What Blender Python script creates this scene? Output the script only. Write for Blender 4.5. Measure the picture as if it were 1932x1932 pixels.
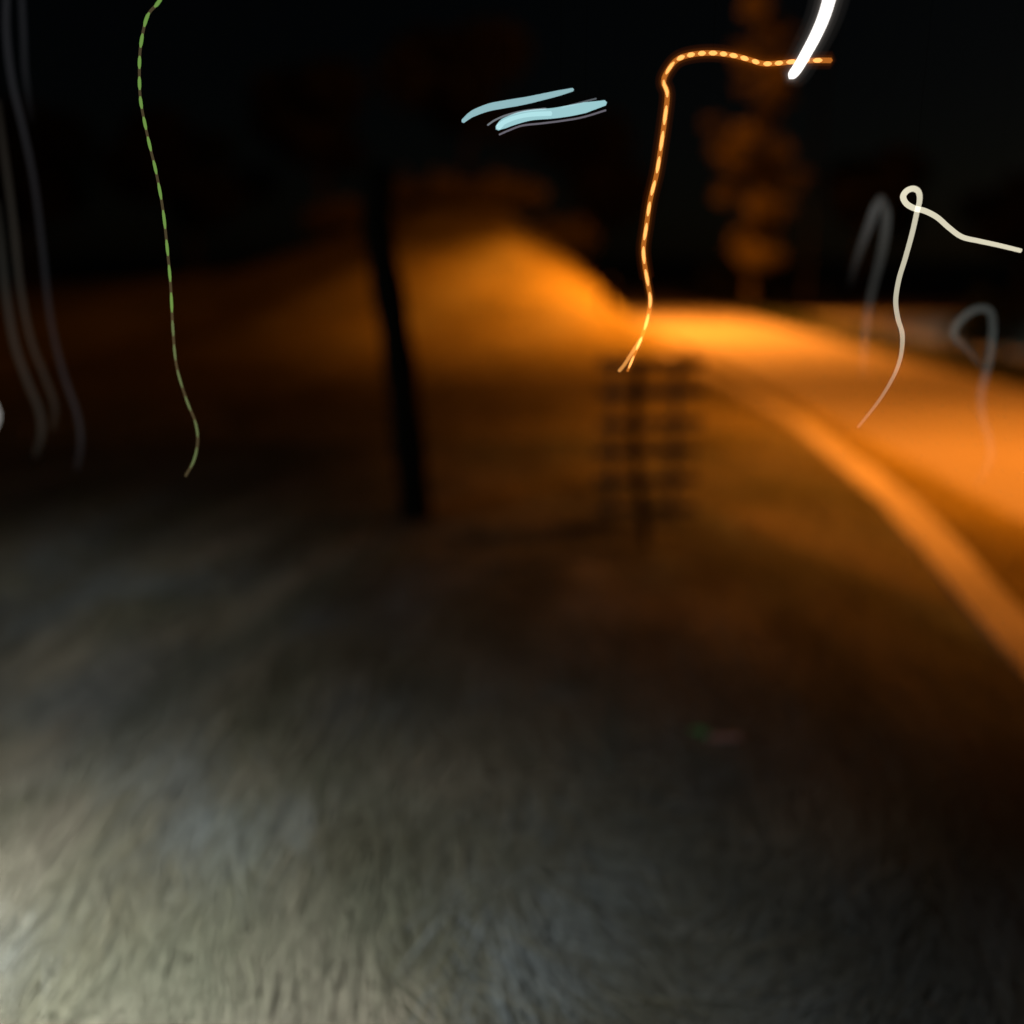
import bpy, bmesh, math, random
import numpy as np
from mathutils import Vector, Matrix

for o in list(bpy.data.objects):
    bpy.data.objects.remove(o, do_unlink=True)
scene = bpy.context.scene
C = scene.collection
rnd = random.Random(7)
rng = np.random.default_rng(11)

# ------------------------------------------------------------------ camera
PITCH = math.radians(14.9)
TANH = 0.5317
CAMZ = 1.6
FOCUS = 1.32
APERTURE = 0.043          # metres, lens opening
cd = bpy.data.cameras.new('camera')
cam = bpy.data.objects.new('camera', cd)
C.objects.link(cam)
cam.location = (0, 0, CAMZ)
cam.rotation_euler = (math.pi / 2 - PITCH, 0, 0)
cd.sensor_width = 36
cd.sensor_fit = 'HORIZONTAL'
cd.lens = 18 / TANH
cd.clip_start = 0.05
cd.clip_end = 2000
cd.dof.use_dof = True
cd.dof.focus_distance = FOCUS
cd.dof.aperture_fstop = (cd.lens / 1000) / APERTURE
scene.camera = cam

# ------------------------------------------------------------------ night sky, moon, exposure
SUN_EL, SUN_ROT = math.radians(14), math.radians(60)
world = bpy.data.worlds.new('World')
scene.world = world
world.use_nodes = True
wn = world.node_tree.nodes
wl = world.node_tree.links
wn.clear()
sky = wn.new('ShaderNodeTexSky')
sky.sky_type = 'NISHITA'
sky.sun_disc = False
sky.sun_elevation = SUN_EL
sky.sun_rotation = SUN_ROT
bg = wn.new('ShaderNodeBackground')
bg.inputs['Strength'].default_value = 0.0003
wo = wn.new('ShaderNodeOutputWorld')
wl.new(sky.outputs[0], bg.inputs[0])
wl.new(bg.outputs[0], wo.inputs[0])

sd = bpy.data.lights.new('moon_light', 'SUN')
sd.energy = 0.004
sd.angle = math.radians(0.5)
sd.color = (0.9, 0.93, 1.0)
so = bpy.data.objects.new('moon_light', sd)
C.objects.link(so)
so.rotation_euler = (math.pi / 2 - SUN_EL, 0, math.pi - SUN_ROT)

scene.view_settings.view_transform = 'Standard'
scene.view_settings.look = 'None'
scene.view_settings.gamma = 1
scene.view_settings.exposure = 0
scene.view_settings.use_curve_mapping = False
scene.render.engine = 'CYCLES'
scene.cycles.use_denoising = True
scene.cycles.max_bounces = 5
scene.cycles.transparent_max_bounces = 24
scene.cycles.sample_clamp_indirect = 2.0


# ------------------------------------------------------------------ helpers
def tag(o, label=None, cat=None, group=None, kind=None):
    if label: o['label'] = label
    if cat: o['category'] = cat
    if group: o['group'] = group
    if kind: o['kind'] = kind
    return o


def empty(name, loc=(0, 0, 0), rz=0.0):
    o = bpy.data.objects.new(name, None)
    C.objects.link(o)
    o.location = loc
    o.rotation_euler = (0, 0, rz)
    o.empty_display_size = 0.1
    return o


def link(name, me, mat=None, parent=None):
    o = bpy.data.objects.new(name, me)
    C.objects.link(o)
    if mat and not me.materials:
        me.materials.append(mat)
    if parent:
        o.parent = parent
    return o


def from_bm(name, bm, mat=None, parent=None, smooth=False):
    me = bpy.data.meshes.new(name)
    bm.to_mesh(me)
    bm.free()
    if smooth:
        me.polygons.foreach_set('use_smooth', [True] * len(me.polygons))
    return link(name, me, mat, parent)


def fast_mesh(name, V, F, mat=None, parent=None, colors=None):
    """V (n,3), F (m,k) arrays; colors (n,4) point colours."""
    me = bpy.data.meshes.new(name)
    n, (m, k) = len(V), F.shape
    me.vertices.add(n)
    me.vertices.foreach_set('co', np.asarray(V, np.float32).ravel())
    me.loops.add(m * k)
    me.loops.foreach_set('vertex_index', F.astype(np.int32).ravel())
    me.polygons.add(m)
    me.polygons.foreach_set('loop_start', np.arange(0, m * k, k, dtype=np.int32))
    me.polygons.foreach_set('loop_total', np.full(m, k, np.int32))
    if colors is not None:
        ca = me.color_attributes.new('tint', 'FLOAT_COLOR', 'POINT')
        ca.data.foreach_set('color', np.asarray(colors, np.float32).ravel())
    me.update(calc_edges=True)
    me.validate()
    return link(name, me, mat, parent)


def add_box(bm, c, s, rot=None):
    mtx = Matrix.Translation(c)
    if rot: mtx = mtx @ rot
    r = bmesh.ops.create_cube(bm, size=1.0, matrix=mtx @ Matrix.Diagonal((s[0], s[1], s[2], 1)))
    return r['verts']


def spline(pts, per=8):
    """Catmull-Rom through pts."""
    P = [Vector(p) for p in pts]
    P = [P[0] * 2 - P[1]] + P + [P[-1] * 2 - P[-2]]
    out = []
    for i in range(1, len(P) - 2):
        a, b, c, d = P[i - 1:i + 3]
        for j in range(per):
            t = j / per
            out.append(0.5 * ((2 * b) + (c - a) * t + (2 * a - 5 * b + 4 * c - d) * t * t + (3 * b - a - 3 * c + d) * t ** 3))
    out.append(P[-2])
    return out


def tube_arrays(path, radii, seg=10):
    n = len(path)
    V, F = [], []
    up = Vector((0, 1, 0.13)).normalized()
    for i, p in enumerate(path):
        t = (path[min(i + 1, n - 1)] - path[max(i - 1, 0)]).normalized()
        a = t.cross(up)
        if a.length < 1e-4: a = t.cross(Vector((1, 0, 0)))
        a.normalize()
        b = t.cross(a).normalized()
        r = radii[i] if hasattr(radii, '__len__') else radii
        for k in range(seg):
            w = 2 * math.pi * k / seg
            V.append(p + a * (r * math.cos(w)) + b * (r * math.sin(w)))
    for i in range(n - 1):
        for k in range(seg):
            F.append((i * seg + k, i * seg + (k + 1) % seg, (i + 1) * seg + (k + 1) % seg, (i + 1) * seg + k))
    c0, c1 = len(V), len(V) + 1
    t0 = (path[0] - path[1]).normalized(); t1 = (path[-1] - path[-2]).normalized()
    r0 = radii[0] if hasattr(radii, '__len__') else radii
    r1 = radii[-1] if hasattr(radii, '__len__') else radii
    V.append(path[0] + t0 * r0 * 0.7); V.append(path[-1] + t1 * r1 * 0.7)
    for k in range(seg):
        F.append((c0, (k + 1) % seg, k))
        F.append((c1, (n - 1) * seg + k, (n - 1) * seg + (k + 1) % seg))
    return V, F


def tube(name, path, radii, mat, parent=None, seg=10, glow=None):
    V, F = tube_arrays(path, radii, seg)
    me = bpy.data.meshes.new(name)
    me.from_pydata([tuple(v) for v in V], [], F)
    me.polygons.foreach_set('use_smooth', [True] * len(me.polygons))
    if glow is not None:
        vals = []
        for i in range(len(path)):
            vals += [glow[i]] * seg
        vals += [glow[0], glow[-1]]
        at = me.attributes.new('glow', 'FLOAT', 'POINT')
        at.data.foreach_set('value', vals)
    return link(name, me, mat, parent)


def at(px, py, y):
    """Place of a sight line (photo 1932 px square) where it meets the upright plane at distance y."""
    u = (px - 966) / 966 * TANH
    v = (966 - py) / 966 * TANH
    fy = math.cos(PITCH) + v * math.sin(PITCH)
    fz = v * math.cos(PITCH) - math.sin(PITCH)
    t = y / fy
    return Vector((u * t, y, CAMZ + fz * t))


# ------------------------------------------------------------------ materials
def mat(name):
    m = bpy.data.materials.new(name)
    m.use_nodes = True
    nt = m.node_tree
    nt.nodes.clear()
    out = nt.nodes.new('ShaderNodeOutputMaterial')
    return m, nt, out


def N(nt, kind, **kw):
    n = nt.nodes.new(kind)
    for k, v in kw.items():
        if k in n.inputs: n.inputs[k].default_value = v
        else: setattr(n, k, v)
    return n


def surface(name, c1, c2, scale=8, rough=0.85, bump=0.3, detail=8, c3=None, scale3=1.2, stretch=(1, 1, 1)):
    m, nt, out = mat(name)
    L = nt.links.new
    tc = N(nt, 'ShaderNodeTexCoord')
    mp = N(nt, 'ShaderNodeMapping')
    mp.inputs['Scale'].default_value = stretch
    L(tc.outputs['Object'], mp.inputs['Vector'])
    no = N(nt, 'ShaderNodeTexNoise', Scale=scale, Detail=detail, Roughness=0.65)
    L(mp.outputs[0], no.inputs['Vector'])
    rp = N(nt, 'ShaderNodeValToRGB')
    rp.color_ramp.elements[0].position = 0.3; rp.color_ramp.elements[1].position = 0.7
    rp.color_ramp.elements[0].color = (*c1, 1); rp.color_ramp.elements[1].color = (*c2, 1)
    L(no.outputs['Fac'], rp.inputs[0])
    col = rp.outputs[0]
    if c3:
        n3 = N(nt, 'ShaderNodeTexNoise', Scale=scale3, Detail=4.0)
        L(mp.outputs[0], n3.inputs['Vector'])
        r3 = N(nt, 'ShaderNodeValToRGB')
        r3.color_ramp.elements[0].position = 0.42; r3.color_ramp.elements[1].position = 0.66
        L(n3.outputs['Fac'], r3.inputs[0])
        mx = N(nt, 'ShaderNodeMixRGB')
        mx.inputs[2].default_value = (*c3, 1)
        L(r3.outputs[0], mx.inputs[0]); L(col, mx.inputs[1])
        col = mx.outputs[0]
    b = N(nt, 'ShaderNodeBsdfPrincipled', Roughness=rough)
    L(col, b.inputs['Base Color'])
    bu = N(nt, 'ShaderNodeBump', Strength=bump, Distance=0.02)
    L(no.outputs['Fac'], bu.inputs['Height'])
    L(bu.outputs[0], b.inputs['Normal'])
    L(b.outputs[0], out.inputs[0])
    return m


def leaf_material(name, tint_mul=(1, 1, 1), trans=0.35):
    m, nt, out = mat(name)
    L = nt.links.new
    ca = N(nt, 'ShaderNodeVertexColor', layer_name='tint')
    mu = N(nt, 'ShaderNodeMixRGB', blend_type='MULTIPLY')
    mu.inputs[0].default_value = 1
    mu.inputs[2].default_value = (*tint_mul, 1)
    L(ca.outputs[0], mu.inputs[1])
    d = N(nt, 'ShaderNodeBsdfDiffuse')
    t = N(nt, 'ShaderNodeBsdfTranslucent')
    L(mu.outputs[0], d.inputs[0]); L(mu.outputs[0], t.inputs[0])
    ms = N(nt, 'ShaderNodeMixShader')
    ms.inputs[0].default_value = trans
    L(d.outputs[0], ms.inputs[1]); L(t.outputs[0], ms.inputs[2])
    L(ms.outputs[0], out.inputs[0])
    return m


def glow_mat(name, color, strength, additive=True, use_attr=False):
    """Glass tube filled with glowing gas: light adds to what lies behind it."""
    m, nt, out = mat(name)
    L = nt.links.new
    e = N(nt, 'ShaderNodeEmission', Strength=strength)
    e.inputs['Color'].default_value = (*color, 1)
    if use_attr:
        a = N(nt, 'ShaderNodeAttribute', attribute_name='glow')
        mu = N(nt, 'ShaderNodeMath', operation='MULTIPLY')
        mu.inputs[1].default_value = strength
        L(a.outputs['Fac'], mu.inputs[0]); L(mu.outputs[0], e.inputs['Strength'])
    if additive:
        t = N(nt, 'ShaderNodeBsdfTransparent')
        s = N(nt, 'ShaderNodeAddShader')
        L(e.outputs[0], s.inputs[0]); L(t.outputs[0], s.inputs[1])
        L(s.outputs[0], out.inputs[0])
    else:
        L(e.outputs[0], out.inputs[0])
    m.cycles.emission_sampling = 'NONE'
    return m


def halo_mat(name, color, strength):  # glow round the light trails, put in as an emissive sheath
    m, nt, out = mat(name)
    e = N(nt, 'ShaderNodeEmission', Strength=strength)
    e.inputs['Color'].default_value = (*color, 1)
    nt.links.new(e.outputs[0], out.inputs['Volume'])
    m.cycles.homogeneous_volume = True
    m.cycles.emission_sampling = 'NONE'
    return m


M = {}
M['soil'] = surface('soil', (0.09, 0.085, 0.062), (0.15, 0.14, 0.105), 14, c3=(0.055, 0.06, 0.035), scale3=0.8)
M['road'] = surface('road', (0.17, 0.16, 0.155), (0.23, 0.215, 0.21), 30, 0.8, 0.15, c3=(0.15, 0.142, 0.135), scale3=0.35)
M['path'] = surface('path', (0.27, 0.26, 0.24), (0.36, 0.34, 0.32), 12, 0.85, 0.15, c3=(0.24, 0.23, 0.21), scale3=0.7)
M['plaza'] = surface('plaza', (0.22, 0.225, 0.22), (0.30, 0.305, 0.29), 9, 0.85, 0.1, c3=(0.26, 0.26, 0.25), scale3=0.5)
M['dark_wood'] = surface('dark_wood', (0.012, 0.014, 0.012), (0.03, 0.032, 0.026), 6, 0.9, 0.6, stretch=(6, 6, 0.7))
M['slat_wood'] = surface('slat_wood', (0.09, 0.07, 0.04), (0.17, 0.13, 0.08), 8, 0.85, 0.4, stretch=(0.7, 5, 6))
M['bark'] = surface('bark', (0.03, 0.024, 0.018), (0.07, 0.055, 0.04), 9, 0.9, 0.7, stretch=(5, 5, 0.8))
M['black_metal'] = surface('black_metal', (0.004, 0.004, 0.004), (0.009, 0.008, 0.007), 20, 0.8, 0.1)
M['grey_metal'] = surface('grey_metal', (0.12, 0.12, 0.12), (0.2, 0.2, 0.2), 15, 0.5, 0.1)
M['leaf'] = leaf_material('leaf')
M['grass'] = leaf_material('grass', trans=0.3)


def plain(name, col, rough=0.5):
    m, nt, out = mat(name)
    b = N(nt, 'ShaderNodeBsdfPrincipled', Roughness=rough)
    b.inputs['Base Color'].default_value = (*col, 1)
    nt.links.new(b.outputs[0], out.inputs[0])
    return m


M['wire'] = plain('wire', (.002, .002, .002), 1.0)
M['tarred_wood'] = surface('tarred_wood', (0.0015, 0.002, 0.0015), (0.005, 0.0055, 0.004), 6, 1.0, 0.6, stretch=(6, 6, 0.7))
for k_ in ('wire', 'tarred_wood', 'black_metal', 'slat_wood'):
    for nd in M[k_].node_tree.nodes:
        if nd.type == 'BSDF_PRINCIPLED': nd.inputs['Specular IOR Level'].default_value = .05

# ------------------------------------------------------------------ the setting
ROAD_X0, ROAD_X1 = 3.12, 6.3
PATH_X0, PATH_X1 = 2.0, 2.28

bm = bmesh.new()
bmesh.ops.create_grid(bm, x_segments=2, y_segments=2, size=400)
tag(from_bm('ground', bm, M['soil']), kind='structure')


def strip(name, x0, x1, y0, y1, z, m, wob=0.03, seed=0, ny=90, bend=None):
    r = random.Random(seed)
    bm = bmesh.new()
    rows = []
    for i in range(ny + 1):
        y = y0 + (y1 - y0) * (i / ny) ** 1.6
        sh = bend(y) if bend else 0
        a = x0 + sh + r.uniform(-wob, wob); b = x1 + sh + r.uniform(-wob, wob)
        rows.append([bm.verts.new((a, y, -0.03)), bm.verts.new((a + 0.012, y, z)),
                     bm.verts.new((b - 0.012, y, z)), bm.verts.new((b, y, -0.03))])
    for i in range(ny):
        for k in range(3):
            bm.faces.new((rows[i][k], rows[i][k + 1], rows[i + 1][k + 1], rows[i + 1][k]))
    return tag(from_bm(name, bm, m), kind='structure')


def path_bend(yy):
    return np.interp(yy, [0, 3.7, 6.2, 9.5, 14, 20, 30, 60], [-.35, 0, .42, .68, .6, .42, .2, 0])


strip('road', ROAD_X0, ROAD_X1, -6, 120, 0.02, M['road'], 0.04, 1)
strip('footpath', PATH_X0, PATH_X1, -6, 120, 0.035, M['path'], 0.02, 2, 160, path_bend)
BANK_N = 60


def bank_h(xx, yy):
    top = np.interp(xx, [-24, -14, -8, -5, -2.5, -.2, 1.4, 2.4, 3.0], [.3, .6, 1.2, 2.3, 3.1, 3.0, 1.9, .9, 0.0])
    t = np.clip((yy - 14.5) / 17.5, 0, 1)
    fall = np.clip((52 - yy) / 10, 0, 1)
    return top * t * t * (3 - 2 * t) * fall


gx, gy = np.meshgrid(np.linspace(-24, 3.0, BANK_N), np.linspace(14.4, 52, BANK_N))
gz = bank_h(gx, gy) + 0.006 + .05 * (np.sin(gx * 2.3 + gy) * np.cos(gy * 1.7)) * (bank_h(gx, gy) > .1)
ii = np.arange(BANK_N * BANK_N).reshape(BANK_N, BANK_N)
BF = np.stack([ii[:-1, :-1], ii[:-1, 1:], ii[1:, 1:], ii[1:, :-1]], -1).reshape(-1, 4)
M['bank'] = surface('bank', (0.08, 0.074, 0.028), (0.17, 0.155, 0.055), 3.0, 0.95, 0.6, c3=(0.06, 0.062, 0.025), scale3=.5)
bank = fast_mesh('grass_bank', np.stack([gx, gy, gz], -1).reshape(-1, 3), BF, M['bank'])
bank.data.polygons.foreach_set('use_smooth', [True] * len(bank.data.polygons))
tag(bank, kind='structure')
strip('forecourt', 7.4, 17, 13.0, 27, 0.03, M['plaza'], 0.15, 3)


# ------------------------------------------------------------------ grass
def grass(name, pos, length, width, ang, tilt, col, label, mat_):
    """One two-segment bent blade at each position."""
    n = len(pos)
    d = np.stack([np.cos(ang), np.sin(ang)], 1)
    s = np.stack([-np.sin(ang), np.cos(ang)], 1)
    h1 = np.sin(tilt) * length * 0.55
    h2 = h1 + np.sin(tilt * 0.15) * length * 0.45
    g1 = np.cos(tilt) * length * 0.55
    g2 = g1 + length * 0.45
    V = np.zeros((n, 5, 3))
    for k, (g, h, w) in enumerate([(0 * g1, 0 * h1, width), (g1, h1, width * 0.8), (g2, h2, None)]):
        base = pos[:, :2] + d * np.asarray(g)[:, None]
        if w is None:
            V[:, 4, :2] = base; V[:, 4, 2] = pos[:, 2] + h
        else:
            V[:, 2 * k, :2] = base - s * (w / 2)[:, None]; V[:, 2 * k, 2] = pos[:, 2] + h
            V[:, 2 * k + 1, :2] = base + s * (w / 2)[:, None]; V[:, 2 * k + 1, 2] = pos[:, 2] + h
    o = np.arange(n)[:, None] * 5
    F = np.concatenate([o + np.array([[0, 1, 3]]), o + np.array([[0, 3, 2]]), o + np.array([[2, 3, 4]])])
    cols = np.concatenate([np.repeat(col, 5, axis=0), np.ones((n * 5, 1))], 1)
    ob = fast_mesh(name, V.reshape(-1, 3), F, mat_, None, cols)
    return tag(ob, label, 'grass', kind='stuff')


def vnoise(x, y, f, seed):
    """cheap smooth value noise 0..1"""
    r = np.random.default_rng(seed)
    T = r.random((64, 64))
    x = x * f + 100; y = y * f + 100
    xi = np.floor(x).astype(int); yi = np.floor(y).astype(int)
    a = x - xi; b = y - yi
    a = a * a * (3 - 2 * a); b = b * b * (3 - 2 * b)
    g = lambda i, j: T[i % 64, j % 64]
    return (g(xi, yi) * (1 - a) + g(xi + 1, yi) * a) * (1 - b) + (g(xi, yi + 1) * (1 - a) + g(xi + 1, yi + 1) * a) * b


KY = 2.3                         # the swirl is drawn out along the view
SW = np.array([0.29, 2.86])      # the spot the flattened grass lies round


def lawn_colours(x, y, n):
    straw = np.array([0.25, 0.242, 0.202]); green = np.array([0.112, 0.124, 0.097])
    ash = np.array([0.15, 0.185, 0.205]); dark = np.array([0.10, 0.10, 0.072])
    r = np.hypot(x - SW[0], (y - SW[1]) / KY); th = np.arctan2((y - SW[1]) / KY, x - SW[0])
    a = vnoise(r, th * 1.2, 5.0, 3); b = .6 * vnoise(x, y, 2.3, 4) + .4 * vnoise(r * 1.6, th * .5, 9.0, 14); c = .45 * vnoise(x, y, 1.3, 5) + .55 * vnoise(r * 1.3, th * .5, 7.0, 15)
    d = vnoise(r * 2.0, th * .4, 11.0, 6)
    dead = np.clip((c - 0.3) * 2.0, 0, 1)
    col = green * (1 - dead)[:, None] + straw * dead[:, None]
    k = np.clip((b - 0.5) * 3.5, 0, .9)
    col = col * (1 - k)[:, None] + ash * k[:, None]
    k = np.clip((0.55 - a) * 1.7, 0, 0.75)
    col = col * (1 - k)[:, None] + dark * k[:, None]
    return col * (0.7 + 0.6 * d)[:, None] * rng.uniform(0.8, 1.2, n)[:, None]


n = 260000
u = rng.random(n)
y = 1.15 + (8.5 - 1.15) * u ** 1.7
half = y * 0.6 + 0.45
x = rng.uniform(-1, 1, n) * half
keep = x < PATH_X0 + path_bend(y) - 0.02 + rng.normal(0, 0.05, n)
x, y = x[keep], y[keep]
n = len(x)
dx, dy = x - SW[0], y - SW[1]
ang = np.arctan2(dx, -dy / KY ** 2) + rng.normal(0, 1, n) * (0.2 + 1.2 * np.exp(-(np.hypot(dx, dy / KY) / .4) ** 2))
grass('lawn_grass', np.stack([x, y, np.zeros(n)], 1), rng.uniform(0.2, 0.52, n), rng.uniform(0.8, 1.7, n) * np.clip(.002 * y, .0035, .011),
      ang, rng.uniform(0.02, 0.16, n), lawn_colours(x, y, n), 'trodden grass of the lawn, dry and pressed down in a swirl', M['grass'])

n = 70000
y = 4.6 + 24 * rng.random(n) ** .85
x = -7 + (7 + PATH_X0 + path_bend(y)) * rng.random(n)
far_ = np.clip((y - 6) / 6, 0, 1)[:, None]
col = (np.array([0.32, 0.275, 0.08]) * far_ + np.array([0.12, 0.12, 0.075]) * (1 - far_)) * np.interp(x, [-1.5, 1.5], [.6, 1])[:, None] * (0.6 + 0.8 * vnoise(x, y, 1.2, 8))[:, None] * rng.uniform(0.8, 1.2, n)[:, None]  # grass colour darkened to the left, holding down the lamplight there
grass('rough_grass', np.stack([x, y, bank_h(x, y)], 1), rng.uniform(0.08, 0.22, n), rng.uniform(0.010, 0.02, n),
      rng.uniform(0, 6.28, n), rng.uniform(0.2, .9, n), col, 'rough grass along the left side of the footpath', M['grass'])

n = 24000
y = 2.5 + 30 * rng.random(n) ** 1.7
w0 = PATH_X1 + path_bend(y) + .03
x = w0 + np.maximum(ROAD_X0 - .02 - w0, .02) * rng.random(n)
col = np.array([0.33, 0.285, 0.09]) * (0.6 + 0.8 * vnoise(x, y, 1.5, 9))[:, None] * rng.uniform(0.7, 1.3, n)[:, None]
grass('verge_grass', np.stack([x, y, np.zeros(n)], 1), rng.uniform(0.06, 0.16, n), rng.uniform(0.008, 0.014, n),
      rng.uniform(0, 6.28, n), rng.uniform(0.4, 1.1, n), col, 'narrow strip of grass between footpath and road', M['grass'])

n = 16000
y = 8 + 30 * rng.random(n)
x = ROAD_X1 + 0.05 + rng.random(n) * 1.1
col = np.array([0.05, 0.065, 0.03]) * rng.uniform(0.6, 1.3, n)[:, None]  # dark colour holds the shade past the road edge
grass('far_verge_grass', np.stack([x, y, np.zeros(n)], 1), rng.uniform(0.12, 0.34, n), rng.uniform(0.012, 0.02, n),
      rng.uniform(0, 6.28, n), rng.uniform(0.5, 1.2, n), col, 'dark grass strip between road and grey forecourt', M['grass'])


# ------------------------------------------------------------------ foliage
def leaf_cloud(name, lobes, count, size, base, m, parent, seed):
    """lobes: (cx,cy,cz,rx,ry,rz); leaves sit mostly in the outer shell of each lobe."""
    r = np.random.default_rng(seed)
    L = np.array(lobes, float)
    w = L[:, 3] * L[:, 4] * L[:, 5]
    idx = r.choice(len(L), count, p=w / w.sum())
    v = r.normal(size=(count, 3)); v /= np.linalg.norm(v, axis=1)[:, None]
    rad = r.uniform(0.35, 1.05, count) ** 0.6
    p = L[idx, :3] + v * rad[:, None] * L[idx, 3:6]
    p[:, 2] = np.maximum(p[:, 2], 0.02)
    a = r.normal(size=(count, 3)); a /= np.linalg.norm(a, axis=1)[:, None]
    b = np.cross(a, r.normal(size=(count, 3))); b /= np.linalg.norm(b, axis=1)[:, None]
    s = size * r.uniform(0.6, 1.4, count)[:, None]
    V = np.stack([p - a * s, p + b * s * 0.45, p + a * s, p - b * s * 0.45], 1).reshape(-1, 3)
    F = np.arange(count * 4).reshape(-1, 4)
    t = np.array(base) * r.uniform(0.6, 1.35, count)[:, None] * (1 + 0.25 * r.normal(size=(len(L), 1)))[idx].clip(0.5, 1.5)
    cols = np.concatenate([np.repeat(t, 4, axis=0), np.ones((count * 4, 1))], 1)
    return fast_mesh(name, V, F, m, parent, cols)


def trunk_mesh(name, h, r0, parent, limbs, seed, m):
    r = random.Random(seed)
    bm = bmesh.new()

    def limb(pts, rad):
        path = spline(pts, 4)
        k = len(path)
        V, F = tube_arrays(path, [rad * (1 - 0.75 * i / (k - 1)) for i in range(k)], 8)
        vs = [bm.verts.new(v) for v in V]
        for f in F: bm.faces.new([vs[i] for i in f])
    limb([(0, 0, -0.1), (r.uniform(-.1, .1), r.uniform(-.1, .1), h * .35), (r.uniform(-.2, .2), r.uniform(-.2, .2), h * .7),
          (r.uniform(-.3, .3), r.uniform(-.3, .3), h)], r0)
    for l in limbs:
        z0 = h * r.uniform(.35, .75)
        limb([(0, 0, z0), ((l[0]) * .4, l[1] * .4, z0 + (l[2] - z0) * .5), l], r0 * .45)
    return from_bm(name, bm, m, parent, True)


def bush(loc, w, d, h, base, label, seed, count=5200, size=0.11, group='bushes behind the lit lawn'):
    r = random.Random(seed)
    root = empty('bush', loc)
    lobes = []
    for i in range(9):
        x = r.uniform(-.5, .5) * w * .8; yy = r.uniform(-.5, .5) * d * .7
        top = h * (1 - 0.8 * (abs(x) / w) ** 1.5) * r.uniform(.7, 1.0)
        rz = top * .42
        lobes.append((x, yy, max(top - rz, rz * .9), w * .2, d * .28, rz))
    for i in range(5):   # upright shoots
        lobes.append((r.uniform(-.4, .4) * w, r.uniform(-.2, .2) * d, h * r.uniform(.8, 1.02), .14, .14, h * .2))
    leaf_cloud('leaves', lobes, count, size, base, M['leaf'], root, seed)
    bm = bmesh.new()
    for i in range(6):
        tip = Vector((r.uniform(-.4, .4) * w, r.uniform(-.3, .3) * d, h * r.uniform(.5, .8)))
        path = spline([(tip.x * .15, tip.y * .15, -.03), tip * .5 + Vector((0, 0, .1)), tip], 3)
        V, F = tube_arrays(path, [.025 - .0025 * q for q in range(len(path))], 6)
        vs = [bm.verts.new(v) for v in V]
        for f in F: bm.faces.new([vs[i2] for i2 in f])
    from_bm('stem', bm, M['bark'], root)
    tag(root, label, 'bush', group)
    return root


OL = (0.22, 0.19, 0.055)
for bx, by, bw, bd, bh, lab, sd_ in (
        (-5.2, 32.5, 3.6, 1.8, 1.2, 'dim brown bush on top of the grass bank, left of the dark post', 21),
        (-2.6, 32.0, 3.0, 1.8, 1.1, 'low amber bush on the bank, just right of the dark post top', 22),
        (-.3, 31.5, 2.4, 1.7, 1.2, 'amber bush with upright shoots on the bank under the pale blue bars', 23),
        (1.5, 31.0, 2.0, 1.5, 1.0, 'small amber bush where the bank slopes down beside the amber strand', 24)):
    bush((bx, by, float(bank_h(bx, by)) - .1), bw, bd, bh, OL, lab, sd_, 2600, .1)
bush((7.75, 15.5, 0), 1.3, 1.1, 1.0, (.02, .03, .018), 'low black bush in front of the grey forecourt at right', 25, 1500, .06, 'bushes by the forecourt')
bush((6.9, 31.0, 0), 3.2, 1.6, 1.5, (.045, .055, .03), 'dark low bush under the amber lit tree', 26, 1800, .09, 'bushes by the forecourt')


def tree(loc, h, cr, base, label, seed, count=5200, size=.13, group=None, spread=1.0, trunk=.16, low=.38, nl=11, lob=1.0):
    r = random.Random(seed)
    root = empty('tree', (loc[0], loc[1], float(bank_h(loc[0], loc[1])) - .1 if loc[0] < 3 else 0))
    lobes, tips = [], []
    for i in range(nl):
        a = r.uniform(0, 6.28); q = cr * r.uniform(.15, .85)
        z = h * r.uniform(low + .08, .92)
        k = 1 - .55 * abs(z / h - .62) / .4
        c = (q * math.cos(a) * k * spread, q * math.sin(a) * k, z)
        s = cr * r.uniform(.28, .48) * lob
        lobes.append((*c, s, s, s * .8)); tips.append(c)
    trunk_mesh('trunk', h * .8, trunk, root, tips[:7], seed, M['bark'])
    leaf_cloud('crown', lobes, count, size, base, M['leaf'], root, seed)
    return tag(root, label, 'tree', group)


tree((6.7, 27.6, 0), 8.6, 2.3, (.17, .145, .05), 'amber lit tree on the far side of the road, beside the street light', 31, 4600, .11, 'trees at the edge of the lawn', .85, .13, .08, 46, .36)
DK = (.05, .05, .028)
tree((-17.4, 36, 0), 5.9, 3.0, DK, 'black tree at the far left of the tree line, behind the grey strands', 32, 3800, .2, 'trees at the edge of the lawn')
tree((-11.8, 37, 0), 5.7, 2.9, DK, 'black tree behind the green light strand', 33, 3800, .2, 'trees at the edge of the lawn')
tree((-6.7, 36, 0), 6.2, 2.8, DK, 'black tree behind the top of the dark post', 34, 3800, .2, 'trees at the edge of the lawn')
tree((-1.7, 38, 0), 6.7, 3.0, DK, 'black tree behind the pale blue light bars', 35, 3800, .2, 'trees at the edge of the lawn')
tree((3.1, 40, 0), 7.0, 2.9, DK, 'black tree at the end of the road, left of the amber lit tree', 36, 3800, .2, 'trees at the edge of the lawn')
tree((11.5, 33, 0), 5.0, 2.3, DK, 'black tree behind the forecourt, right of the amber lit tree', 37, 3200, .2, 'trees at the edge of the lawn')
tree((17.5, 34, 0), 4.4, 2.3, DK, 'black tree behind the forecourt at the right edge', 38, 3200, .2, 'trees at the edge of the lawn')

# ------------------------------------------------------------------ street lights (fixtures, beyond the frame)
SODIUM = (1.0, 0.265, 0.022)


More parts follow.
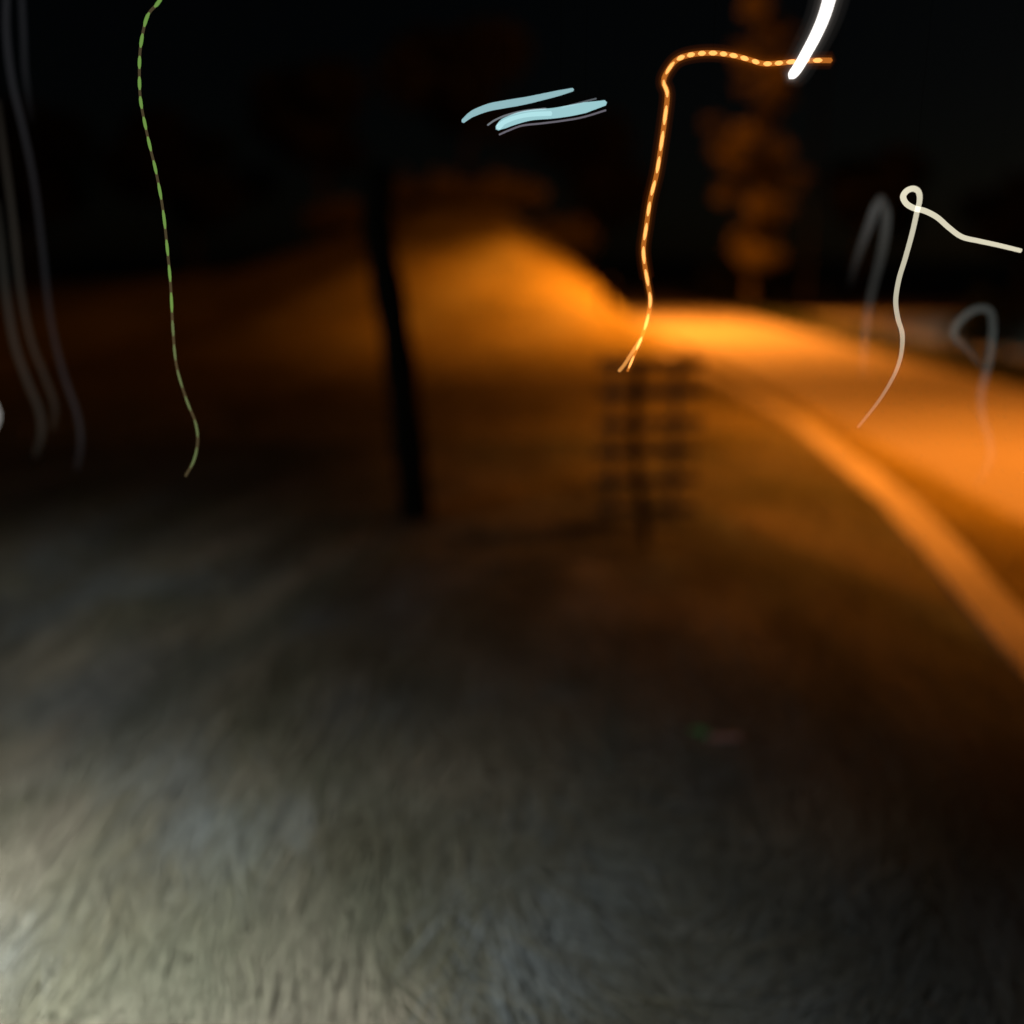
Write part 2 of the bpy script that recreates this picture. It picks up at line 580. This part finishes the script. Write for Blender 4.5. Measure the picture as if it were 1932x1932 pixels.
def street_light(base, arm, height, power, label, color, group, cone=104, blend=.9, tilt=0):
    root = empty('street_light', base)
    bm = bmesh.new()
    V, F = tube_arrays(spline([(0, 0, -.1), (0, 0, height * .5), (0, 0, height - .6), (arm * .12, 0, height - .1), (arm * .5, 0, height + .12), (arm * .9, 0, height + .14)], 6), .05, 10)
    vs = [bm.verts.new(v) for v in V]
    for f in F: bm.faces.new([vs[i] for i in f])
    from_bm('pole', bm, M['black_metal'], root, True)
    bm = bmesh.new()
    add_box(bm, (arm, 0, height + .12), (.7, .26, .1))
    bmesh.ops.bevel(bm, geom=bm.edges[:], offset=.03, segments=2)
    hd = from_bm('lamp_head', bm, M['grey_metal'], root)
    bm = bmesh.new()
    add_box(bm, (arm, 0, height + .055), (.5, .2, .02))
    from_bm('lens', bm, glow_mat('lens_' + label[:5], color, 12, additive=False), hd)
    if tilt:
        bm = bmesh.new()
        add_box(bm, (arm + .37, -.25, height - .30), (.012, .86, .84))
        from_bm('glare_shield', bm, M['black_metal'], hd)  # added unseen plate, keeps amber light off the forecourt
    ld = bpy.data.lights.new('street_light_lamp', 'SPOT')
    ld.energy = power; ld.color = color; ld.spot_size = math.radians(cone); ld.spot_blend = blend
    ld.shadow_soft_size = .12
    lo = bpy.data.objects.new('street_light_lamp', ld)
    C.objects.link(lo); lo.parent = hd
    lo.location = (arm, 0, height + .02)
    lo.rotation_euler = (-.14 if tilt else 0, -tilt, 0)
    if tilt:   # added fill light, brightens the tree and upper bank
        pd = bpy.data.lights.new('lens_scatter', 'POINT')
        pd.energy = 1300; pd.color = color; pd.shadow_soft_size = .15
        po = bpy.data.objects.new('lens_scatter', pd)
        C.objects.link(po); po.parent = hd
        po.location = (arm, 0, height - .16)
    tag(root, label, 'street light', group)
    return root


street_light((7.2, 7.4, 0), -2.8, 5.6, 6000, 'amber street light over the near stretch of the road', SODIUM, 'street lights along the road', 100, 1.0)
street_light((6.65, 22.3, 0), -3.4, 8.2, 30000, 'amber street light over the far stretch beside the tree', SODIUM, 'street lights along the road', 112, 1.0, .13)
street_light((14.5, 19.5, 0), -2.0, 5.5, 600, 'white light standing on the grey forecourt', (.92, 1, .8), 'street lights along the road', 120, 1.0)


def globe_light(loc, h, power, label, rad=.085, hood=False):
    root = empty('globe_light', loc)
    bm = bmesh.new()
    bm.free()
    tube('post', spline([(-.5, 0, -.05), (-.5, 0, h * .55), (-.4, 0, h * .86), (-.15, 0, h * .92), (0, 0, h * .97), (0, 0, h + .01)], 6), .03, M['black_metal'], root, 12)
    bm = bmesh.new()
    bmesh.ops.create_cone(bm, cap_ends=True, segments=20, radius1=.05, radius2=.06, depth=.04, matrix=Matrix.Translation((0, 0, h + .02)))
    from_bm('collar', bm, M['black_metal'], root)
    bm = bmesh.new()
    bmesh.ops.create_uvsphere(bm, u_segments=24, v_segments=14, radius=rad, matrix=Matrix.Translation((0, 0, h + rad + .03)))
    gm = glow_mat('globe_' + str(power), (1, .97, .9), 0.45)
    g = from_bm('globe', bm, gm, root, True)
    if hood:
        bm = bmesh.new()
        bmesh.ops.create_cone(bm, cap_ends=True, segments=24, radius1=.2, radius2=.05, depth=.1, matrix=Matrix.Translation((0, 0, h + 2 * rad + .07)))
        from_bm('hood', bm, M['black_metal'], root, True)  # added unseen hood, goes with the narrowed cone of white light
    ld = bpy.data.lights.new('globe_lamp', 'SPOT' if hood else 'POINT')
    if hood: ld.spot_size = math.radians(152); ld.spot_blend = 1.0
    ld.energy = power; ld.color = (1, .945, .86); ld.shadow_soft_size = rad
    lo = bpy.data.objects.new('globe_lamp', ld)
    C.objects.link(lo); lo.parent = g
    lo.location = (0, 0, h + rad + .03)
    g.visible_shadow = True
    return tag(root, label, 'globe light', 'globe lights on the lawn')


globe_light((-1.42, 1.22, 0), .95, 820, 'hooded white globe light on the near lawn, lighting the bright corner', .085, True)
globe_light((-2.26, 4.0, 0), .84, 40, 'white globe light cut by the left edge, at the feet of the grey strands')

# ------------------------------------------------------------------ dark post, stake, slatted panel, bollard
root = empty('wooden_post', (-.62, 5.75, 0))
path = spline([(.03, 0, -.1), (.01, 0, .3), (-.03, .01, .75), (-.06, 0, 1.1), (-.11, .01, 1.45), (-.15, 0, 1.75), (-.13, 0, 2.02)], 6)
k = len(path)
tube('trunk_pole', path, [.102 + .012 * math.sin(i * .9) * .5 - .012 * i / k for i in range(k)], M['tarred_wood'], root, 14)
bm = bmesh.new()
bmesh.ops.create_cone(bm, cap_ends=True, segments=14, radius1=.1, radius2=.06, depth=.08, matrix=Matrix.Translation((-.13, 0, 2.05)))
from_bm('cap', bm, M['tarred_wood'], root)
tag(root, 'thick black leaning wooden post standing on the lawn left of the amber glow', 'post')

root = empty('thin_stake', (.74, 5.15, 0))
b0 = root.location
path = spline([Vector(p) - b0 for p in [at(1217, 1052, 5.15), at(1217, 990, 5.15), at(1208, 930, 5.15), at(1198, 860, 5.15), at(1199, 780, 5.15), at(1204, 690, 5.15)]], 6)
tube('rod', path, .026, M['black_metal'], root, 10)
bm = bmesh.new()
bmesh.ops.create_cone(bm, cap_ends=True, segments=12, radius1=.06, radius2=.03, depth=.06, matrix=Matrix.Translation((.0, 0, .02)))
from_bm('foot', bm, M['black_metal'], root)
tag(root, 'thin crooked black stake standing in front of the slatted panel', 'stake')

root = empty('slatted_panel', (.74, 5.65, 0), .06)
bm0 = bmesh.new(); add_box(bm0, (0, 0, 0), (.62, .02, .062)); bmesh.ops.bevel(bm0, geom=bm0.edges[:], offset=.006, segments=1)
slat_me = bpy.data.meshes.new('slat'); bm0.to_mesh(slat_me); bm0.free(); slat_me.materials.append(M['slat_wood'])
for i in range(6):
    o = link('slat', slat_me, None, root)
    o.location = (rnd.uniform(-.03, .03) + .09, 0, 0.12 + i * .175 + rnd.uniform(-.008, .008))
    o.rotation_euler = (0, rnd.uniform(-.02, .02), 0)
for dx_, w in ((-.14, .02), (.24, .03)):
    bm = bmesh.new(); add_box(bm, (dx_, .04, .44 if w > .06 else .5), (w, .045, .95 if w > .06 else 1.06))
    from_bm('upright', bm, M['slat_wood'], root)
tag(root, 'low brown panel of horizontal slats standing behind the thin stake', 'slatted panel')

root = empty('marker_post', (2.12, 21.5, 0))
path = spline([(.12, 0, -.05), (.02, 0, .25), (-.08, 0, .55), (-.08, 0, .8), (.02, 0, 1.05)], 5)
tube('bent_rod', path, .07, M['black_metal'], root, 10)
bm = bmesh.new(); bmesh.ops.create_cone(bm, cap_ends=True, segments=12, radius1=.16, radius2=.1, depth=.08, matrix=Matrix.Translation((.12, 0, .04)))
from_bm('foot', bm, M['black_metal'], root)
tag(root, 'small bent dark marker post on the footpath in the brightest amber glow', 'marker post')

# ------------------------------------------------------------------ light trails of the shaken camera, added as glowing tubes
WIRE_TOP_Z = 2.25
SY = 0.42                 # camera-shake light trails, drawn as tubes that hang over the near lawn, about 1.4 m from where the photographer stands


def hang(a, b, yy):
    return at(a, b, yy * SY)


def trail_tube(name, path, radii, *args, **kw):
    return tube(name, path, [r * SY for r in radii] if hasattr(radii, '__len__') else radii * SY, *args, **kw)




def arclen(path):
    s = [0.0]
    for a, b in zip(path[:-1], path[1:]): s.append(s[-1] + (b - a).length)
    return s


def sub(path, s, a, b, nmin=4):
    L = s[-1]
    a = max(a, 0); b = min(b, L)
    out = []
    n_ = max(nmin, 5)
    for i in range(n_):
        q = a + (b - a) * i / (n_ - 1)
        j = max(0, min(len(s) - 2, int(np.searchsorted(s, q)) - 1))
        f = (q - s[j]) / max(1e-9, s[j + 1] - s[j])
        out.append(path[j].lerp(path[j + 1], f))
    return out


def px(points, yy):
    return [hang(a, b, yy) if not isinstance(yy, (list, tuple)) else hang(a, b, yy[i]) for i, (a, b) in enumerate(points)]


def wire(parent, p, base, to=WIRE_TOP_Z):  # added wires, so the light trails look hung
    return trail_tube('hanging_wire', [p - base, Vector((p.x, p.y, (p.z + to) / 2)) - base, Vector((p.x, p.y, to)) - base], .0005, M['wire'], parent, 6)



# amber light trail
PTS = [(1568, 114), (1535, 114), (1500, 116), (1470, 119), (1440, 120), (1415, 113), (1385, 105), (1345, 100), (1305, 103), (1277, 113), (1259, 135), (1252, 155), (1259, 178), (1254, 227), (1247, 277),
       (1239, 327), (1227, 377), (1219, 430), (1214, 467), (1216, 497), (1222, 533), (1227, 567), (1222, 600), (1212, 633), (1200, 662), (1184, 700)]
base = hang(1222, 560, 3.4)
root = empty('light_strand', base)
path = [p - base for p in spline(px(PTS, [3.32 + .06 * math.sin(i * .4) for i in range(len(PTS))]), 8)]
s = arclen(path)
corem = glow_mat('amber_cord', (1, .30, .04), .20)
dashm = glow_mat('amber_bead', (1, .46, .13), .58)
trail_tube('cord', path, [.0078 - .0035 * max(0, (i / len(path) - .85) / .15) for i in range(len(path))], corem, root, 10)
q = .012; i = 0
while q < s[-1] - .01:
    f = q / s[-1]
    ln = SY * (.026 if f < .32 else .052) * rnd.uniform(.85, 1.12)
    gap = SY * (.014 if f < .32 else .022) * rnd.uniform(.8, 1.25)
    seg = sub(path, s, q, q + ln)
    r_ = (.0068 if f < .32 else .0055) * (1 - .35 * max(0, (f - .85) / .15))
    trail_tube('bead', seg, [r_ * .45, r_ * .95, r_, r_ * .95, r_ * .45], dashm, root, 8)
    q += ln + gap
P2 = [(1209, 640), (1192, 666), (1178, 688), (1168, 700)]
trail_tube('cord_end', [p - base for p in spline(px(P2, 3.33), 5)], .006, glow_mat('amber_end', (1, .42, .1), .3), root, 8)
hm = halo_mat('amber_halo', (1, .24, .02), 2.6)
trail_tube('halo', path[:160:2], .028, halo_mat('amber_halo_outer', (1, .2, .01), .7), root, 12)
trail_tube('halo', sub(path, s, 0, s[-1] * .42, 40) if False else path[::2], .017, hm, root, 12)
for pp in (PTS[0], PTS[7]):
    wire(root, hang(*pp, 3.34), base)
tag(root, 'amber beaded light strand hooking over at its top and hanging before the road', 'light strand', 'light strands hung above the lawn')

# green light trail
PTS = [(312, -14), (297, 7), (277, 33), (265, 90), (263, 143), (265, 187), (272, 227), (283, 277), (295, 327), (307, 393), (315, 463), (322, 540), (326, 617), (333, 690), (352, 755), (368, 795), (373, 830), (366, 868), (350, 898)]
base = hang(350, 898, 3.45)
root = empty('light_strand', base)
path = [p - base for p in spline(px(PTS, [3.38 + .05 * math.sin(i * .5) for i in range(len(PTS))]), 8)]
s = arclen(path)
trail_tube('cord', path, .0045, glow_mat('green_cord', (.55, .42, .2), .055), root, 8)
bg_ = [glow_mat('green_bead', (.28, .72, .12), .16), glow_mat('green_bead_dim', (.25, .5, .17), .10)]
q = .01
while q < s[-1] - .02:
    f = q / s[-1]
    ln = SY * (.04 + .03 * f) * rnd.uniform(.85, 1.15)
    seg = sub(path, s, q, q + ln)
    r_ = .0062 - .002 * f
    trail_tube('bead', seg, [r_ * .5, r_ * .95, r_, r_ * .95, r_ * .5], bg_[0] if f < .62 else bg_[1], root, 8)
    q += ln + SY * (.024 + .016 * f) * rnd.uniform(.8, 1.2)
wire(root, hang(312, -14, 3.38), base)
tag(root, 'thin green dashed light strand hanging at the upper left', 'light strand', 'light strands hung above the lawn')

# faint grey light trails at the left edge
def fade_tube(name_, PT, yy, r_, color, strength, gl, label, grp, cat='light strand', wires=(), per=8, parent=None, base=None, additive=True):
    if parent is None:
        base = hang(*PT[-1], yy)
        root_ = empty('light_strand', base)
        tag(root_, label, cat, grp)
    else:
        root_ = parent
    path_ = [p - base for p in spline(px(PT, yy), per)]
    n_ = len(path_)
    xs = np.linspace(0, 1, len(gl))
    g = np.interp(np.linspace(0, 1, n_), xs, gl)
    rr = np.interp(np.linspace(0, 1, n_), np.linspace(0, 1, len(r_)), r_) if hasattr(r_, '__len__') else [r_] * n_
    trail_tube(name_, path_, list(rr), glow_mat(name_ + '_' + label[:9].replace(' ', '_'), color, strength, additive, True), root_, 12, list(g))
    for w_ in wires:
        wire(root_, hang(*w_, yy), base)
    return root_, base


GREY = 'faint grey strands at the left edge'
fade_tube('cord', [(12, -20), (12, 60), (22, 150), (45, 250), (65, 350), (80, 470), (95, 600), (118, 700), (145, 780), (152, 835), (145, 885)], 4.9, .0125, (.9, .9, 1.0), .008, [.9, 1, 1, .8, .7, .7, .9, .8, .3],
          'faintest grey light strand with its foot farthest right at the left edge', GREY, wires=[(12, -20)])
fade_tube('cord', [(-6, 190), (8, 290), (25, 420), (38, 540), (58, 640), (84, 710), (103, 765), (100, 810)], 5.0, .0135, (1, .88, .72), .009, [.5, .8, 1, 1, .9, .8, .3],
          'middle faint brownish light strand at the left edge', GREY, wires=[(-6, 190)])
fade_tube('cord', [(-8, 380), (2, 470), (12, 560), (28, 650), (52, 720), (74, 775), (78, 820), (66, 860)], 5.1, .016, (1, .95, .8), .009, [.5, .8, 1, 1, .9, .8, .3],
          'faint grey light strand nearest the left edge, beside the white globe', GREY, wires=[(-8, 380)])
fade_tube('cord', [(40, -20), (44, 60), (48, 140), (60, 230)], 4.9, .0115, (.9, .9, 1.0), .006, [1, 1, .8, .1],
          'short faint grey light strand in the upper left corner', GREY, wires=[(40, -20)])

# pale blue light trails
def bar(PT, yy, r_, color, strength, label, extra=()):
    base = hang(*PT[0], yy)
    root_ = empty('light_bar', base)
    path_ = [p - base for p in spline(px(PT, yy), 8)]
    n_ = len(path_)
    rr = np.interp(np.linspace(0, 1, n_), np.linspace(0, 1, len(r_)), r_)
    trail_tube('tube', path_, list(rr), glow_mat('bar_' + label[:8].replace(' ', '_'), color, strength, additive=False), root_, 14)
    for (PE, re, ce, se) in extra:
        trail_tube('rim', [p - base for p in spline(px(PE, yy - .012), 8)], re, glow_mat('rim', ce, se), root_, 8)
    wire(root_, hang(*PT[1], yy), base); wire(root_, hang(*PT[-2], yy), base)
    return tag(root_, label, 'light bar', 'pale blue light bars')


bar([(873, 229), (891, 215), (921, 203), (951, 197), (991, 190), (1027, 182), (1057, 175), (1081, 169)], 3.3,
    [.006, .010, .0115, .0115, .010, .0085, .005], (.33, .56, .60), .85, 'thinner upper pale blue light bar in the black sky')
bar([(938, 242), (951, 233), (977, 223), (1004, 217), (1041, 214), (1074, 209), (1104, 203), (1142, 194)], 3.3,
    [.008, .0155, .0165, .0155, .0155, .0165, .016, .008], (.38, .68, .72), .86, 'thicker lower pale blue light bar in the black sky',
    [([(940, 240), (953, 230), (977, 221), (1004, 216), (1040, 214)], .0075, (.6, .9, .9), .2),
     ([(920, 236), (935, 226), (957, 217), (990, 209), (1030, 205)], .0028, (.5, .55, .6), .16),
     ([(942, 254), (960, 246), (985, 237), (1020, 233), (1060, 228), (1100, 221), (1143, 208)], .0028, (.45, .42, .5), .15),
     ([(1060, 203), (1090, 195), (1125, 186)], .0025, (.4, .45, .5), .12)])

# bright white light trail at the top right
base = hang(1490, 150, 3.3)
root = empty('light_bar', base)
path = [p - base for p in spline(px([(1490, 147), (1505, 128), (1523, 97), (1540, 65), (1555, 30), (1566, -8), (1572, -40)], 3.3), 8)]
n_ = len(path)
trail_tube('tube', path, list(np.interp(np.linspace(0, 1, n_), [0, .02, .045, .1, 1], [.005, .0105, .014, .0165, .021])), glow_mat('white_bar', (1, .95, .9), 1.5, additive=False), root, 16)
for nm, k_, st in (('halo', 1.25, 3.0), ('halo', 1.6, 1.2), ('outer_halo', 2.2, .5), ('outer_halo', 3.2, .16)):
    trail_tube(nm, path, list(k_ * np.interp(np.linspace(0, 1, n_), [0, .1, 1], [.0145, .017, .0215])), halo_mat('white_' + nm, (1, .9, .82), st), root, 16)
wire(root, hang(1572, -40, 3.3), base)
tag(root, 'brilliant white slanting light bar at the upper right, over the amber strand', 'light bar')

# cream looped light trail
PTS = [(1926, 473), (1885, 463), (1848, 455), (1815, 447), (1791, 430), (1768, 410), (1745, 398), (1725, 393), (1710, 384), (1704, 371), (1711, 360), (1723, 356), (1733, 362), (1735, 378), (1730, 400), (1721, 440),
       (1708, 487), (1696, 527), (1690, 567), (1694, 600), (1702, 628), (1702, 655), (1697, 682), (1685, 712), (1659, 755), (1619, 806)]
base = hang(1619, 806, 3.35)
root = empty('light_strand', base)
ys = [3.35 - .012 * min(i, 12) for i in range(len(PTS))]
path = [p - base for p in spline([hang(a, b, yy) for (a, b), yy in zip(PTS, ys)], 8)]
n_ = len(path)
g = np.interp(np.linspace(0, 1, n_), [0, .2, .4, .55, .7, .8, .9, 1], [1, .95, 1.1, .85, .7, .55, .3, .1])
rr = np.interp(np.linspace(0, 1, n_), [0, .1, .4, .55, .8, 1], [.007, .008, .0095, .008, .0075, .0045])
trail_tube('tube', path, list(rr), glow_mat('cream_tube', (.86, .80, .60), .42, True, True), root, 12, list(g))
wire(root, hang(1926, 473, 3.35), base); wire(root, hang(1723, 356, 3.23), base)
tag(root, 'bright cream light strand with a small loop, falling across the road at right', 'light strand', 'light strands hung above the lawn')

GH = 'faint pale strands beside the cream strand'
r1, b1 = fade_tube('tube', [(1662, 372), (1652, 392), (1640, 425), (1626, 462), (1612, 505), (1602, 545)], 5.2, [.018, .022, .02, .016, .012], (.85, .85, .8), .032, [.3, 1, .8, .5, .2, 0],
                   'faint grey arch of light left of the cream loop', GH, wires=[(1662, 372)])
fade_tube('tube', [(1662, 372), (1672, 400), (1670, 440), (1662, 485), (1650, 530), (1640, 575), (1634, 620), (1630, 660), (1628, 720)], 5.2, [.018, .022, .019, .015, .014, .015], (.85, .85, .78), .028, [.3, .9, .8, .6, .5, .6, .8, .5, 0],
          'faint arch right', GH, parent=r1, base=b1)
r1, b1 = fade_tube('tube', [(1850, 690), (1826, 660), (1804, 640), (1799, 625), (1810, 606), (1832, 588), (1855, 582), (1870, 592), (1873, 625), (1868, 670), (1858, 712), (1851, 745), (1854, 790), (1866, 825), (1869, 860), (1858, 890), (1838, 918)], 4.8,
                   [.010, .015, .016, .015, .015, .014, .012], (.78, .86, .8), .032, [.3, .55, 1, 1.1, 1, .8, .7, .9, .8, .6, .5, .45, .3, 0],
                   'faint grey looped light strand at the right edge, over the road', GH, wires=[(1855, 582)])

# ------------------------------------------------------------------ litter on the grass
root = empty('litter_scrap', (.62, 2.82, .05), .3)
root.scale = (1.6, 1.6, 1.6)
bm = bmesh.new()
for i in range(6):
    t = i / 5
    bm.verts.new((.012 * math.sin(t * 3) - .011, t * .05, .012 * math.sin(t * 5) + .03))
    bm.verts.new((.012 * math.sin(t * 3) + .011, t * .05, .010 * math.cos(t * 4) + .03))
bm.verts.ensure_lookup_table()
for i in range(5):
    bm.faces.new((bm.verts[2 * i], bm.verts[2 * i + 1], bm.verts[2 * i + 3], bm.verts[2 * i + 2]))
bmesh.ops.solidify(bm, geom=bm.faces[:], thickness=.002)
from_bm('green_wrapper', bm, plain('green_foil', (.12, .75, .35), .3), root)
bm = bmesh.new()
add_box(bm, (.045, -.008, .025), (.06, .012, .006), Matrix.Rotation(-.25, 4, 'Z'))
bmesh.ops.bevel(bm, geom=bm.edges[:], offset=.002, segments=1)
from_bm('stick', bm, plain('grey_card', (.25, .22, .28), .6), root)
tag(root, 'tiny green wrapper with a grey stick lying on the grass', 'litter')
